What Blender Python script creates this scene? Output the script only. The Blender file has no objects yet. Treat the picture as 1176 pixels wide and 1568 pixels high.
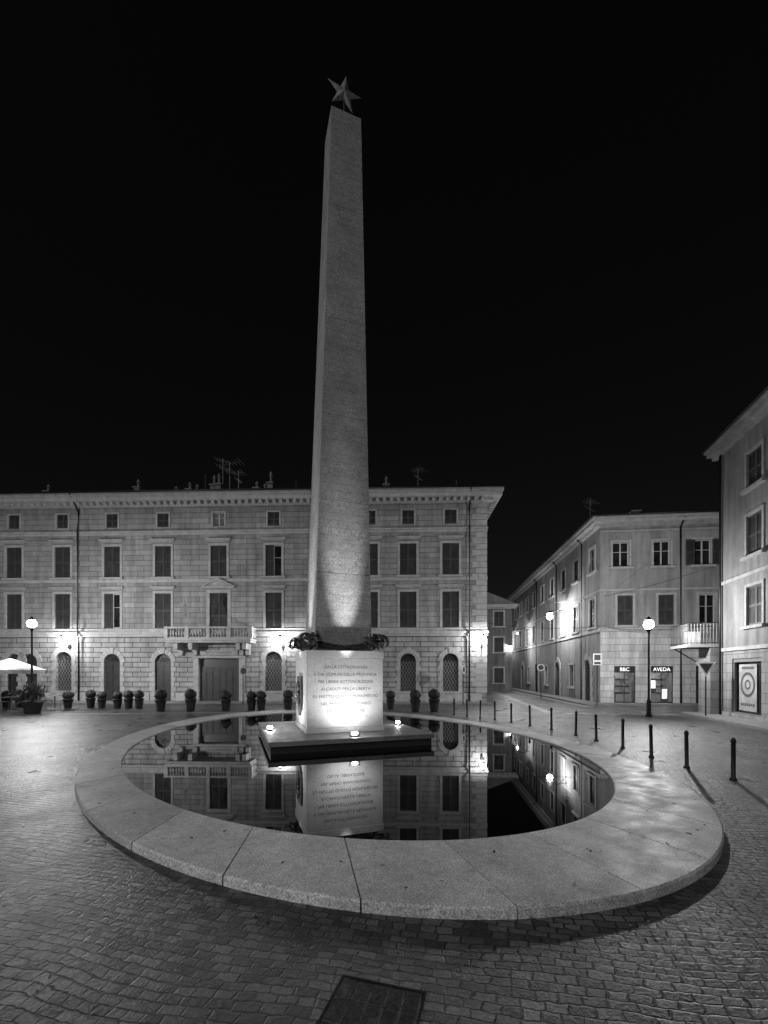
import bpy, math, random
from mathutils import Matrix, Vector
random.seed(7)
scene = bpy.context.scene
R = math.radians
COL = scene.collection

# ------------------------------------------------------------------ helpers
class MB:
    def __init__(s):
        s.v=[]; s.f=[]; s.sh=[]; s.cur=0.5; s.M=None
    def add(s, vs, fs):
        b=len(s.v)
        if s.M is not None: vs=[s.M@Vector(p) for p in vs]
        s.v += [tuple(p) for p in vs]
        for f in fs:
            s.f.append(tuple(i+b for i in f)); s.sh.append(s.cur)
    def quad(s,a,b,c,d): s.add([a,b,c,d],[(0,1,2,3)])
    def box(s,x0,x1,y0,y1,z0,z1):
        vs=[(x0,y0,z0),(x1,y0,z0),(x1,y1,z0),(x0,y1,z0),(x0,y0,z1),(x1,y0,z1),(x1,y1,z1),(x0,y1,z1)]
        s.add(vs,[(0,3,2,1),(4,5,6,7),(0,1,5,4),(1,2,6,5),(2,3,7,6),(3,0,4,7)])
    def frustum(s,cx,cy,a0,a1,z0,z1,dx=0,dy=0):
        vs=[(cx+i*a0,cy+j*a0,z0) for i,j in((-1,-1),(1,-1),(1,1),(-1,1))]+[(cx+dx+i*a1,cy+dy+j*a1,z1) for i,j in((-1,-1),(1,-1),(1,1),(-1,1))]
        s.add(vs,[(0,3,2,1),(4,5,6,7),(0,1,5,4),(1,2,6,5),(2,3,7,6),(3,0,4,7)])
    def prism(s,poly,y0,y1):
        n=len(poly)
        vs=[(x,y0,z) for x,z in poly]+[(x,y1,z) for x,z in poly]
        fs=[tuple(range(n)),tuple(range(2*n-1,n-1,-1))]+[(i,i+n,(i+1)%n+n,(i+1)%n) for i in range(n)]
        s.add(vs,fs)
    def lathe(s,cx,cy,prof,n=12,cap=True):
        vs=[];fs=[]
        for r,z in prof:
            for i in range(n):
                a=2*math.pi*i/n; vs.append((cx+r*math.cos(a),cy+r*math.sin(a),z))
        for k in range(len(prof)-1):
            for i in range(n):
                j=(i+1)%n; fs.append((k*n+i,k*n+j,(k+1)*n+j,(k+1)*n+i))
        if cap:
            fs.append(tuple(range(n-1,-1,-1))); fs.append(tuple((len(prof)-1)*n+i for i in range(n)))
        s.add(vs,fs)
    def tube(s,pts,rad,n=6):
        pts=[Vector(p) for p in pts]
        if not isinstance(rad,(list,tuple)): rad=[rad]*len(pts)
        vs=[];fs=[]
        for k,p in enumerate(pts):
            t=(pts[min(k+1,len(pts)-1)]-pts[max(k-1,0)]).normalized()
            u=t.cross(Vector((0,0,1)))
            if u.length<1e-3: u=t.cross(Vector((1,0,0)))
            u.normalize(); w=t.cross(u)
            for i in range(n):
                a=2*math.pi*i/n; vs.append(tuple(p+(u*math.cos(a)+w*math.sin(a))*rad[k]))
        for k in range(len(pts)-1):
            for i in range(n):
                j=(i+1)%n; fs.append((k*n+i,k*n+j,(k+1)*n+j,(k+1)*n+i))
        fs.append(tuple(range(n-1,-1,-1))); fs.append(tuple((len(pts)-1)*n+i for i in range(n)))
        s.add(vs,fs)
    def mesh(s,name,mat):
        me=bpy.data.meshes.new(name); me.from_pydata(s.v,[],s.f); me.update()
        at=me.attributes.new('shade','FLOAT','FACE'); at.data.foreach_set('value',s.sh)
        me.materials.append(mat); return me
    def obj(s,name,mat,parent=None,loc=(0,0,0),rot=0,smooth=False,bevel=0):
        if not s.f: return None
        return mkobj(name,s.mesh(name,mat),parent,loc,rot,smooth,bevel)

def mkobj(name,me,parent=None,loc=(0,0,0),rot=0,smooth=False,bevel=0):
    o=bpy.data.objects.new(name,me); COL.objects.link(o)
    o.location=loc; o.rotation_euler=(0,0,rot)
    if parent: o.parent=parent
    if smooth:
        for p in me.polygons: p.use_smooth=True
    if bevel:
        m=o.modifiers.new('bevel','BEVEL'); m.width=bevel; m.segments=2; m.limit_method='ANGLE'
    return o
def group(name,loc=(0,0,0),rot=0,parent=None):
    o=bpy.data.objects.new(name,None); COL.objects.link(o); o.location=loc; o.rotation_euler=(0,0,rot)
    o.empty_display_size=.3
    if parent: o.parent=parent
    return o
def text(body,size,mat,parent,loc,rotx=R(90),rotz=0,extrude=.003,name='lettering'):
    cu=bpy.data.curves.new('t','FONT'); cu.body=body; cu.size=size; cu.extrude=extrude
    cu.align_x='CENTER'; cu.align_y='CENTER'
    t=bpy.data.objects.new('t',cu); COL.objects.link(t)
    dg=bpy.context.evaluated_depsgraph_get()
    me=bpy.data.meshes.new_from_object(t.evaluated_get(dg))
    bpy.data.objects.remove(t); me.materials.clear(); me.materials.append(mat)
    o=mkobj(name,me,parent,loc); o.rotation_euler=(rotx,0,rotz); return o
def lamp(name,power,radius,parent,loc):
    # frosted glass globe (part transparent, glowing) with the bulb inside it
    l=bpy.data.lights.new(name,'POINT'); l.energy=power*1.6; l.shadow_soft_size=radius*.45; l.color=(1,1,1)
    o=bpy.data.objects.new(name,l); COL.objects.link(o); o.location=loc; o.parent=parent
    b=MB(); n=10
    b.lathe(loc[0],loc[1],[(max(.004,radius*math.sin(math.pi*i/n)),loc[2]-radius*math.cos(math.pi*i/n)) for i in range(n+1)],16)
    b.obj('glass_globe',M_globe,parent,smooth=True); return o
def spot(name,power,radius,parent,loc,target,ang,blend):
    l=bpy.data.lights.new(name,'SPOT'); l.energy=power; l.shadow_soft_size=radius; l.spot_size=ang; l.spot_blend=blend
    o=bpy.data.objects.new(name,l); COL.objects.link(o); o.location=loc; o.parent=parent
    o.rotation_euler=(Vector(target)-Vector(loc)).to_track_quat('-Z','Y').to_euler(); return o

# ------------------------------------------------------------------ materials
def newmat(name):
    m=bpy.data.materials.new(name); m.use_nodes=True
    nt=m.node_tree; nt.nodes.clear()
    out=nt.nodes.new('ShaderNodeOutputMaterial'); p=nt.nodes.new('ShaderNodeBsdfPrincipled')
    nt.links.new(p.outputs[0],out.inputs[0]); return m,nt,p
def N(nt,t,**k):
    n=nt.nodes.new(t)
    for a,b in k.items(): setattr(n,a,b)
    return n
def math_(nt,op,a,b=None,c=None,clamp=False):
    n=N(nt,'ShaderNodeMath',operation=op); n.use_clamp=clamp
    for i,x in enumerate((a,b,c)):
        if x is None: continue
        if isinstance(x,(int,float)): n.inputs[i].default_value=x
        else: nt.links.new(x,n.inputs[i])
    return n.outputs[0]
def noise(nt,vec,scale,detail=4,rough=.55):
    n=N(nt,'ShaderNodeTexNoise'); n.inputs['Scale'].default_value=scale; n.inputs['Detail'].default_value=detail
    n.inputs['Roughness'].default_value=rough
    if vec: nt.links.new(vec,n.inputs['Vector'])
    return n.outputs['Fac']
def remap(nt,x,a,b,c,d):
    n=N(nt,'ShaderNodeMapRange'); nt.links.new(x,n.inputs[0])
    for i,v in enumerate((a,b,c,d)): n.inputs[i+1].default_value=v
    return n.outputs[0]
def objvec(nt): return N(nt,'ShaderNodeTexCoord').outputs['Object']
def bump(nt,p,h,strength,dist):
    b=N(nt,'ShaderNodeBump'); b.inputs['Strength'].default_value=strength; b.inputs['Distance'].default_value=dist
    nt.links.new(h,b.inputs['Height']); nt.links.new(b.outputs[0],p.inputs['Normal'])

def simple(name,base,rough=.6,metal=0,var=.3,scale=6,bmp=.2,bd=.01,shade=False):
    m,nt,p=newmat(name); v=objvec(nt)
    n1=remap(nt,noise(nt,v,scale),.3,.7,1-var,1+var)
    n2=remap(nt,noise(nt,v,scale*9),.3,.7,1-var*.5,1+var*.5)
    c=math_(nt,'MULTIPLY',math_(nt,'MULTIPLY',n1,n2),base)
    if shade:
        a=N(nt,'ShaderNodeAttribute',attribute_name='shade'); c=math_(nt,'MULTIPLY',c,remap(nt,a.outputs['Fac'],0,1,.6,1.4))
    nt.links.new(c,p.inputs['Base Color']); p.inputs['Roughness'].default_value=rough; p.inputs['Metallic'].default_value=metal
    if bmp: bump(nt,p,noise(nt,v,scale*6),bmp,bd)
    return m

def wallmat(name,base,bw,rh,mortar=.018,groove=.55,bd=.02,rough=.85,stain=.3):
    m,nt,p=newmat(name); v=objvec(nt)
    sp=N(nt,'ShaderNodeSeparateXYZ'); nt.links.new(v,sp.inputs[0])
    cb=N(nt,'ShaderNodeCombineXYZ'); nt.links.new(math_(nt,'ADD',sp.outputs[0],sp.outputs[1]),cb.inputs[0]); nt.links.new(sp.outputs[2],cb.inputs[1])
    br=N(nt,'ShaderNodeTexBrick'); nt.links.new(cb.outputs[0],br.inputs['Vector'])
    br.inputs['Scale'].default_value=1; br.inputs['Brick Width'].default_value=bw; br.inputs['Row Height'].default_value=rh
    br.inputs['Mortar Size'].default_value=mortar; br.inputs['Mortar Smooth'].default_value=.3
    br.inputs['Color1'].default_value=(.86,.86,.86,1); br.inputs['Color2'].default_value=(1.14,1.14,1.14,1)
    br.inputs['Mortar'].default_value=(groove,groove,groove,1)
    mp=N(nt,'ShaderNodeMapping'); mp.inputs['Scale'].default_value=(2.2,2.2,.25); nt.links.new(v,mp.inputs[0])
    st=remap(nt,noise(nt,mp.outputs[0],1.3,5),.3,.7,1-stain,1+stain*.6)
    bl=remap(nt,noise(nt,v,.5,6,.65),.3,.7,1-stain*.8,1+stain*.6)
    fi=remap(nt,noise(nt,v,14,4),.3,.7,.9,1.1)
    bw_=N(nt,'ShaderNodeRGBToBW'); nt.links.new(br.outputs['Color'],bw_.inputs[0])
    c=math_(nt,'MULTIPLY',math_(nt,'MULTIPLY',math_(nt,'MULTIPLY',bw_.outputs[0],st),math_(nt,'MULTIPLY',bl,fi)),base)
    nt.links.new(c,p.inputs['Base Color']); p.inputs['Roughness'].default_value=rough
    h=math_(nt,'ADD',math_(nt,'SUBTRACT',1,br.outputs['Fac']),math_(nt,'MULTIPLY',noise(nt,v,20,4),.25))
    bump(nt,p,h,.6,bd)
    return m

def granite(name,base,rough=.5,shade=True,speck=90,contrast=.35,patch=.2,course=0):
    m,nt,p=newmat(name); v=objvec(nt)
    s1=remap(nt,noise(nt,v,speck,2,.7),.35,.65,1-contrast,1+contrast)
    s2=remap(nt,noise(nt,v,speck*.25,3,.6),.3,.7,1-contrast*.4,1+contrast*.4)
    pt=remap(nt,noise(nt,v,1.3,6,.65),.3,.7,1-patch,1+patch)
    c=math_(nt,'MULTIPLY',math_(nt,'MULTIPLY',s1,s2),math_(nt,'MULTIPLY',pt,base))
    dk=remap(nt,noise(nt,v,7,5,.7),.58,.68,1,.72)
    c=math_(nt,'MULTIPLY',c,dk)
    if course:
        sp=N(nt,'ShaderNodeSeparateXYZ'); nt.links.new(v,sp.inputs[0])
        fr=math_(nt,'FRACT',math_(nt,'ADD',math_(nt,'DIVIDE',sp.outputs[2],course),math_(nt,'MULTIPLY',noise(nt,v,9,3),.25)))
        c=math_(nt,'MULTIPLY',c,remap(nt,fr,0,.14,.72,1.0))
    if shade:
        a=N(nt,'ShaderNodeAttribute',attribute_name='shade'); c=math_(nt,'MULTIPLY',c,remap(nt,a.outputs['Fac'],0,1,.82,1.18))
    nt.links.new(c,p.inputs['Base Color'])
    nt.links.new(remap(nt,noise(nt,v,3,4),.3,.7,rough-.1,rough+.12),p.inputs['Roughness'])
    bump(nt,p,noise(nt,v,speck*.6,3),.3,.005)
    return m

def cobbles():
    m,nt,p=newmat('cobblestone'); v=objvec(nt)
    nz=N(nt,'ShaderNodeTexNoise'); nz.inputs['Scale'].default_value=.45; nt.links.new(v,nz.inputs['Vector'])
    nz2=N(nt,'ShaderNodeTexNoise'); nz2.inputs['Scale'].default_value=11; nz2.inputs['Detail'].default_value=3; nt.links.new(v,nz2.inputs['Vector'])
    def off(col,k):
        a=N(nt,'ShaderNodeVectorMath',operation='SUBTRACT'); nt.links.new(col,a.inputs[0]); a.inputs[1].default_value=(.5,.5,.5)
        b=N(nt,'ShaderNodeVectorMath',operation='SCALE'); nt.links.new(a.outputs[0],b.inputs[0]); b.inputs['Scale'].default_value=k
        return b.outputs[0]
    a1=N(nt,'ShaderNodeVectorMath',operation='ADD'); nt.links.new(v,a1.inputs[0]); nt.links.new(off(nz.outputs['Color'],.5),a1.inputs[1])
    a2=N(nt,'ShaderNodeVectorMath',operation='ADD'); nt.links.new(a1.outputs[0],a2.inputs[0]); nt.links.new(off(nz2.outputs['Color'],.05),a2.inputs[1])
    mp=N(nt,'ShaderNodeMapping'); mp.inputs['Rotation'].default_value=(0,0,R(12)); nt.links.new(a2.outputs[0],mp.inputs[0])
    br=N(nt,'ShaderNodeTexBrick'); nt.links.new(mp.outputs[0],br.inputs['Vector'])
    br.inputs['Scale'].default_value=1; br.inputs['Brick Width'].default_value=.15; br.inputs['Row Height'].default_value=.085
    br.inputs['Mortar Size'].default_value=.009; br.inputs['Mortar Smooth'].default_value=.8; br.offset=.43; br.squash=.8; br.squash_frequency=3
    br.inputs['Color1'].default_value=(.3,.3,.3,1); br.inputs['Color2'].default_value=(2.0,2.0,2.0,1); br.inputs['Mortar'].default_value=(.1,.1,.1,1)
    bw_=N(nt,'ShaderNodeRGBToBW'); nt.links.new(br.outputs['Color'],bw_.inputs[0])
    big=remap(nt,noise(nt,v,.35,6,.6),.3,.7,.4,1.6); fine=remap(nt,noise(nt,v,45,4,.75),.3,.7,.45,1.55)
    blot=remap(nt,noise(nt,v,2.2,5,.7),.35,.52,.3,1)
    c=math_(nt,'MULTIPLY',math_(nt,'MULTIPLY',bw_.outputs[0],math_(nt,'MULTIPLY',big,blot)),math_(nt,'MULTIPLY',fine,.085))
    nt.links.new(c,p.inputs['Base Color'])
    nt.links.new(remap(nt,noise(nt,v,1.1,5),.3,.7,.24,.48),p.inputs['Roughness'])
    h=math_(nt,'ADD',math_(nt,'SUBTRACT',1,br.outputs['Fac']),math_(nt,'MULTIPLY',noise(nt,v,26,5,.65),1.7))
    h=math_(nt,'ADD',h,math_(nt,'MULTIPLY',bw_.outputs[0],.6))
    bump(nt,p,h,1.0,.017)
    return m

def emis(name,s,base=.5):
    m,nt,p=newmat(name); p.inputs['Base Color'].default_value=(base,)*3+(1,)
    p.inputs['Emission Color'].default_value=(1,1,1,1)
    v=objvec(nt); nt.links.new(remap(nt,noise(nt,v,3,3),.3,.7,s*.5,s*1.3),p.inputs['Emission Strength'])
    return m

M_cob=cobbles()
M_ring=granite('ring_granite',.52,.56,speck=60,contrast=.45,patch=.25)
M_obel=granite('obelisk_granite',.33,.6,speck=45,contrast=.42,patch=.25,course=.21)
M_ped=granite('pedestal_marble',.62,.55,speck=50,contrast=.14,patch=.14)
M_plat=granite('platform_stone',.22,.5,speck=60,contrast=.25)
M_dark=simple('dark_iron',.03,.45,.6,bmp=.1)
M_alu=simple('antenna_aluminium',.22,.45,.3,bmp=0)
M_bronze=simple('bronze',.12,.38,.5,var=.4,scale=12)
M_letter=simple('letter_dark',.03,.8)
M_star=simple('star_metal',.3,.4,.4,var=.4,scale=8)
M_slab=granite('pavement_stone',.2,.5,speck=30,contrast=.2)
M_wallA=wallmat('palazzo_upper_wall',.31,1.3,.36,mortar=.018,groove=.4)
M_wallG=wallmat('palazzo_ground_wall',.36,1.1,.34,mortar=.03,groove=.28,bd=.05)
M_trim=simple('stone_trim',.40,.7,var=.2,scale=3)
M_trimD=simple('stone_trim_dark',.24,.8,var=.25,scale=3)
M_shut=simple('shutter_paint',.05,.6,var=.35,scale=2.5)
M_wood=simple('dark_wood_door',.035,.5,var=.3,scale=4)
M_roof=simple('roof_tiles',.07,.8,var=.4,scale=5)
M_wallB=wallmat('corner_building_plaster',.32,60,60,mortar=.0,groove=1,stain=.35)
M_wallB2=wallmat('corner_building_shop_wall',.6,1.2,.42,mortar=.014,groove=.4)
M_wallC=wallmat('apartment_plaster',.18,60,60,mortar=.0,groove=1,stain=.4)
M_wallC2=wallmat('apartment_ground_wall',.18,.9,.4,mortar=.014,groove=.5)
M_frame=simple('window_frame_white',.5,.5,var=.1)
M_frameD=simple('shopfront_frame_grey',.15,.5,var=.1)
M_pot=simple('planter_dark',.03,.5,var=.3)
M_leaf=simple('leaf_foliage',.045,.6,var=.5,scale=14,shade=True)
M_leafL=simple('leaf_foliage_pale',.11,.55,var=.4,scale=10,shade=True)
M_canvas=simple('canvas_white',.34,.8,var=.12)
M_sign=simple('sign_white',.7,.4,var=.05)
M_signlit=emis('sign_letters_lit',1.4,.7)
M_signd=simple('sign_dark',.04,.4,var=.1)
M_lit=emis('lit_interior',1.3)
M_strip=emis('shop_ceiling_light',45)
M_bulb=emis('bulb_glass',60)
m=bpy.data.materials.new('frosted_globe'); m.use_nodes=True; nt=m.node_tree; nt.nodes.clear()
out=nt.nodes.new('ShaderNodeOutputMaterial'); mx=nt.nodes.new('ShaderNodeMixShader'); tr=nt.nodes.new('ShaderNodeBsdfTransparent'); em=nt.nodes.new('ShaderNodeEmission')
em.inputs[1].default_value=60; mx.inputs[0].default_value=.38; nt.links.new(tr.outputs[0],mx.inputs[1]); nt.links.new(em.outputs[0],mx.inputs[2]); nt.links.new(mx.outputs[0],out.inputs[0]); M_globe=m
m,nt,p=newmat('window_glass'); v=objvec(nt); nt.links.new(remap(nt,noise(nt,v,1.5,3),.3,.7,.008,.03),p.inputs['Base Color']); p.inputs['Roughness'].default_value=.06; M_glass=m
m,nt,p=newmat('pool_water'); p.inputs['Base Color'].default_value=(.003,.003,.003,1); p.inputs['IOR'].default_value=1.5
v=objvec(nt); nt.links.new(remap(nt,noise(nt,v,.8,3),.3,.7,.005,.03),p.inputs['Roughness']); bump(nt,p,noise(nt,v,5,2),.012,.004); M_water=m

# ------------------------------------------------------------------ ground
g=MB(); g.quad((-220,-60,0),(220,-60,0),(220,320,0),(-220,320,0)); g.obj('ground',M_cob)

# ------------------------------------------------------------------ fountain basin (ellipse)
CX,CY,ROT=-1.345,12.67,R(22.5)
AO,BO,AI,BI=6.13,9.67,5.43,8.2
RT=.10
ring=MB()
NS=32
off=R(-102.1)
for k in range(NS):
    t0=off+2*math.pi*k/NS; t1=off+2*math.pi*(k+1)/NS
    gp=.0013
    ring.cur=random.random()
    n=6; zt=RT+random.uniform(-.002,.002)
    vs=[];fs=[]
    for i in range(n+1):
        t=t0+gp+(t1-t0-2*gp)*i/n; c,s=math.cos(t),math.sin(t)
        ea=.018
        vs+=[(AI*c,BI*s,-.05),(AI*c,BI*s,zt-.012),((AI+.012)*c,(BI+.012)*s,zt),((AO-ea)*c,(BO-ea)*s,zt),(AO*c,BO*s,zt-ea),(AO*c,BO*s,-.02)]
    for i in range(n):
        for j in range(5): fs.append((i*6+j,i*6+j+1,(i+1)*6+j+1,(i+1)*6+j))
    fs.append((5,4,3,2,1,0)); b=n*6; fs.append((b,b+1,b+2,b+3,b+4,b+5))
    ring.add(vs,fs)
fb=group('fountain_basin',(CX,CY,0),ROT)
ring.obj('granite_rim',M_ring,fb)
jt=MB(); n=128; vs=[];fs=[]
for i in range(n):
    t=2*math.pi*i/n; c,s=math.cos(t),math.sin(t)
    vs+=[((AI+.05)*c,(BI+.05)*s,RT-.02),((AO-.05)*c,(BO-.05)*s,RT-.02)]
for i in range(n): fs.append((2*i,2*i+1,(2*i+3)%(2*n),(2*i+2)%(2*n)))
jt.add(vs,fs); jt.obj('joint_mortar',M_signd,fb)
w=MB(); w.add([((AI+.02)*math.cos(2*math.pi*i/128),(BI+.02)*math.sin(2*math.pi*i/128),.065) for i in range(128)],[tuple(range(128))])
w.obj('water',M_water,None,(CX,CY,0),ROT)

# ------------------------------------------------------------------ monument
mon=group('obelisk_monument',(-1.40,12.7,0),R(19.5))
b=MB(); b.cur=.5
b.box(-2.1,2.1,-2.1,2.1,.02,.24); b.obj('platform_base',M_signd,mon,bevel=.01)
b=MB()
for i in range(3):
    for j in range(3):
        b.cur=random.random()
        b.box(-2.16+1.44*i+.003,-2.16+1.44*(i+1)-.003,-2.16+1.44*j+.003,-2.16+1.44*(j+1)-.003,.243,.36)
b.obj('platform_slabs',M_plat,mon,bevel=.006)
b=MB(); b.cur=.5; b.box(-1.1,1.1,-1.1,1.1,.362,.5)
b.cur=.5; b.box(-1.075,1.075,-1.075,1.075,.503,2.40)
b.cur=.6; b.box(-1.095,1.095,-1.095,1.095,2.405,2.61)
b.obj('pedestal',M_ped,mon,bevel=.012)
zs=[2.86,4.8,6.86,9.3,12.1,15.4,18.3]
def oa(z): return .82-(.82-.445)*(z-2.86)/(18.3-2.86)
def ox(z): return .0+.17*(z-2.86)/(18.3-2.86)
b=MB()
for i in range(6):
    z0,z1=zs[i]+.005,zs[i+1]-.005
    b.cur=[.45,.55,.42,.5,.6,.5][i]
    b.frustum(ox(z0),0,oa(z0),oa(z1),z0,z1,dx=ox(z1)-ox(z0))
b.obj('obelisk_shaft',M_obel,mon,bevel=.008)
b=MB(); b.frustum(ox(2.8),0,.79,.42,2.62,18.25,dx=.17); b.obj('shaft_core',M_signd,mon)
lines=["DALLA CITTADINANZA","E DAI COMUNI DELLA PROVINCIA","PER LIBERA SOTTOSCRIZIONE","AI CADUTI PER LA LIBERTA","FU ERETTO QUESTO MONUMENTO","NEL PRIMO ANNIVERSARIO","DELLA LIBERAZIONE"]
for i,l in enumerate(lines):
    text(l,.115,M_letter,mon,(0,-1.0765,2.15-.2*i),extrude=.0004,name='inscription')
b=MB()
poly=[(-.35,1.9),(.35,1.9),(.42,1.4),(.3,.95),(0,.75),(-.3,.95),(-.42,1.4)]
b.M=Matrix.Rotation(R(-90),4,'Z'); b.prism(poly,-1.14,-1.06)
for k in range(9):
    b.tube([(.3*math.cos(k*.7),-1.15,1.35+.4*math.sin(k*.7)),(.1*math.cos(k*.7+1),-1.18,1.35+.1*math.sin(k*.7+1))],.05)
b.obj('bronze_relief',M_bronze,mon,bevel=.01)
b=MB(); rr=random.Random(11)
for sx in(-1,1):
    for sy in(-1,1):
        cx,cy=sx*.93,sy*.93
        for e in (Vector((sx,0,0)),Vector((0,sy,0))):
            for sc,zz,oo in((1.0,2.88,.14),(.6,2.74,-.28)):
                pts=[];rad=[]
                for i in range(22):
                    a=-.6+i/21*math.pi*2.7; r=.22*sc*(1-i/27)
                    pts.append(Vector((cx,cy,zz))+e*(r*math.cos(a)+oo)+Vector((0,0,r*math.sin(a)))); rad.append(.05*sc*(1-i/34))
                b.tube(pts,rad,6)
        for k in range(34):
            a=rr.uniform(0,6.28); el=rr.uniform(-.1,1.2)
            dr=Vector((math.cos(a)*math.cos(el),math.sin(a)*math.cos(el),math.sin(el)))
            p0=Vector((cx,cy,2.72))+dr*.08; L=rr.uniform(.24,.46); sd=dr.cross(Vector((0,0,1)))
            if sd.length<.1: continue
            sd.normalize()
            p1=p0+dr*L*.6+Vector((0,0,.06)); p2=p0+dr*L+Vector((0,0,-.05))
            b.add([p0,p1-sd*.07,p2,p1+sd*.07,p1+Vector((0,0,.03))],[(0,1,4),(1,2,4),(2,3,4),(3,0,4),(0,3,2,1)])
for s in range(4):
    b.M=Matrix.Rotation(s*math.pi/2,4,'Z')
    for q in range(24):
        x=-.75+1.5*q/23
        z=2.72-.07*math.sin(math.pi*q/23)
        b.tube([(x-.05,-.88,z),(x+.01,-.95+.04*rr.random(),z+.03),(x+.07,-.88,z+.02)],[.02,.06,.02],6)
    b.tube([(-.8,-.88,2.84),(0,-.88,2.72),(.8,-.88,2.84)],.04,6)
b.M=None
b.obj('bronze_wreath',M_bronze,mon)
b=MB(); b.cur=.4; b.box(-.85,.85,-.85,.85,2.613,2.86); b.obj('shaft_foot',M_obel,mon,bevel=.01)
b=MB(); cx=ox(18.3)+.04; Z0=19.42
vs=[(cx,-.09,Z0),(cx,.09,Z0)]
for i in range(10):
    a=R(83)+i*math.pi/5; r=.56 if i%2==0 else .215
    vs.append((cx+r*math.cos(a),0,Z0+r*math.sin(a)))
fs=[]
for i in range(10):
    j=(i+1)%10; fs.append((0,2+j,2+i)); fs.append((1,2+i,2+j))
b.add(vs,fs); b.obj('star',M_star,mon)
b=MB(); b.lathe(cx,0,[(.07,18.3),(.05,18.4),(.03,18.5),(.025,19.35)],8); b.obj('star_stem',M_dark,mon)
for i,(x,y) in enumerate([(0,-1.95),(1.95,0),(-1.95,0),(0,1.95)]):
    b=MB(); ang=[0,R(90),R(-90),R(180)][i]
    b.M=Matrix.Translation((x,y,0))@Matrix.Rotation(ang,4,'Z')
    b.box(-.11,.11,-.07,.07,.362,.38); b.tube([(-.13,0,.38),(-.13,0,.52)],.012); b.tube([(.13,0,.38),(.13,0,.52)],.012)
    b.box(-.13,.13,-.06,.06,.385,.4)
    b.obj('floodlight_housing',M_dark,mon)
    b=MB(); b.lathe(x,y,[(.03,.405),(.07,.425),(.08,.45),(.06,.478),(.02,.488)],10); b.obj('floodlight_bulb',M_bulb,mon,smooth=True)
    n=Vector((x,y,0)).normalized(); L=(x,y,.52)
    spot('flood_wash',[150,90,110,70][i],.05,mon,L,(n.x*1.0,n.y*1.0,1.9),R(140),1.0)
    spot('flood_beam',3000,.05,mon,L,(n.x*.78,n.y*.78,4.75),R(18),1.0)

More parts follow.
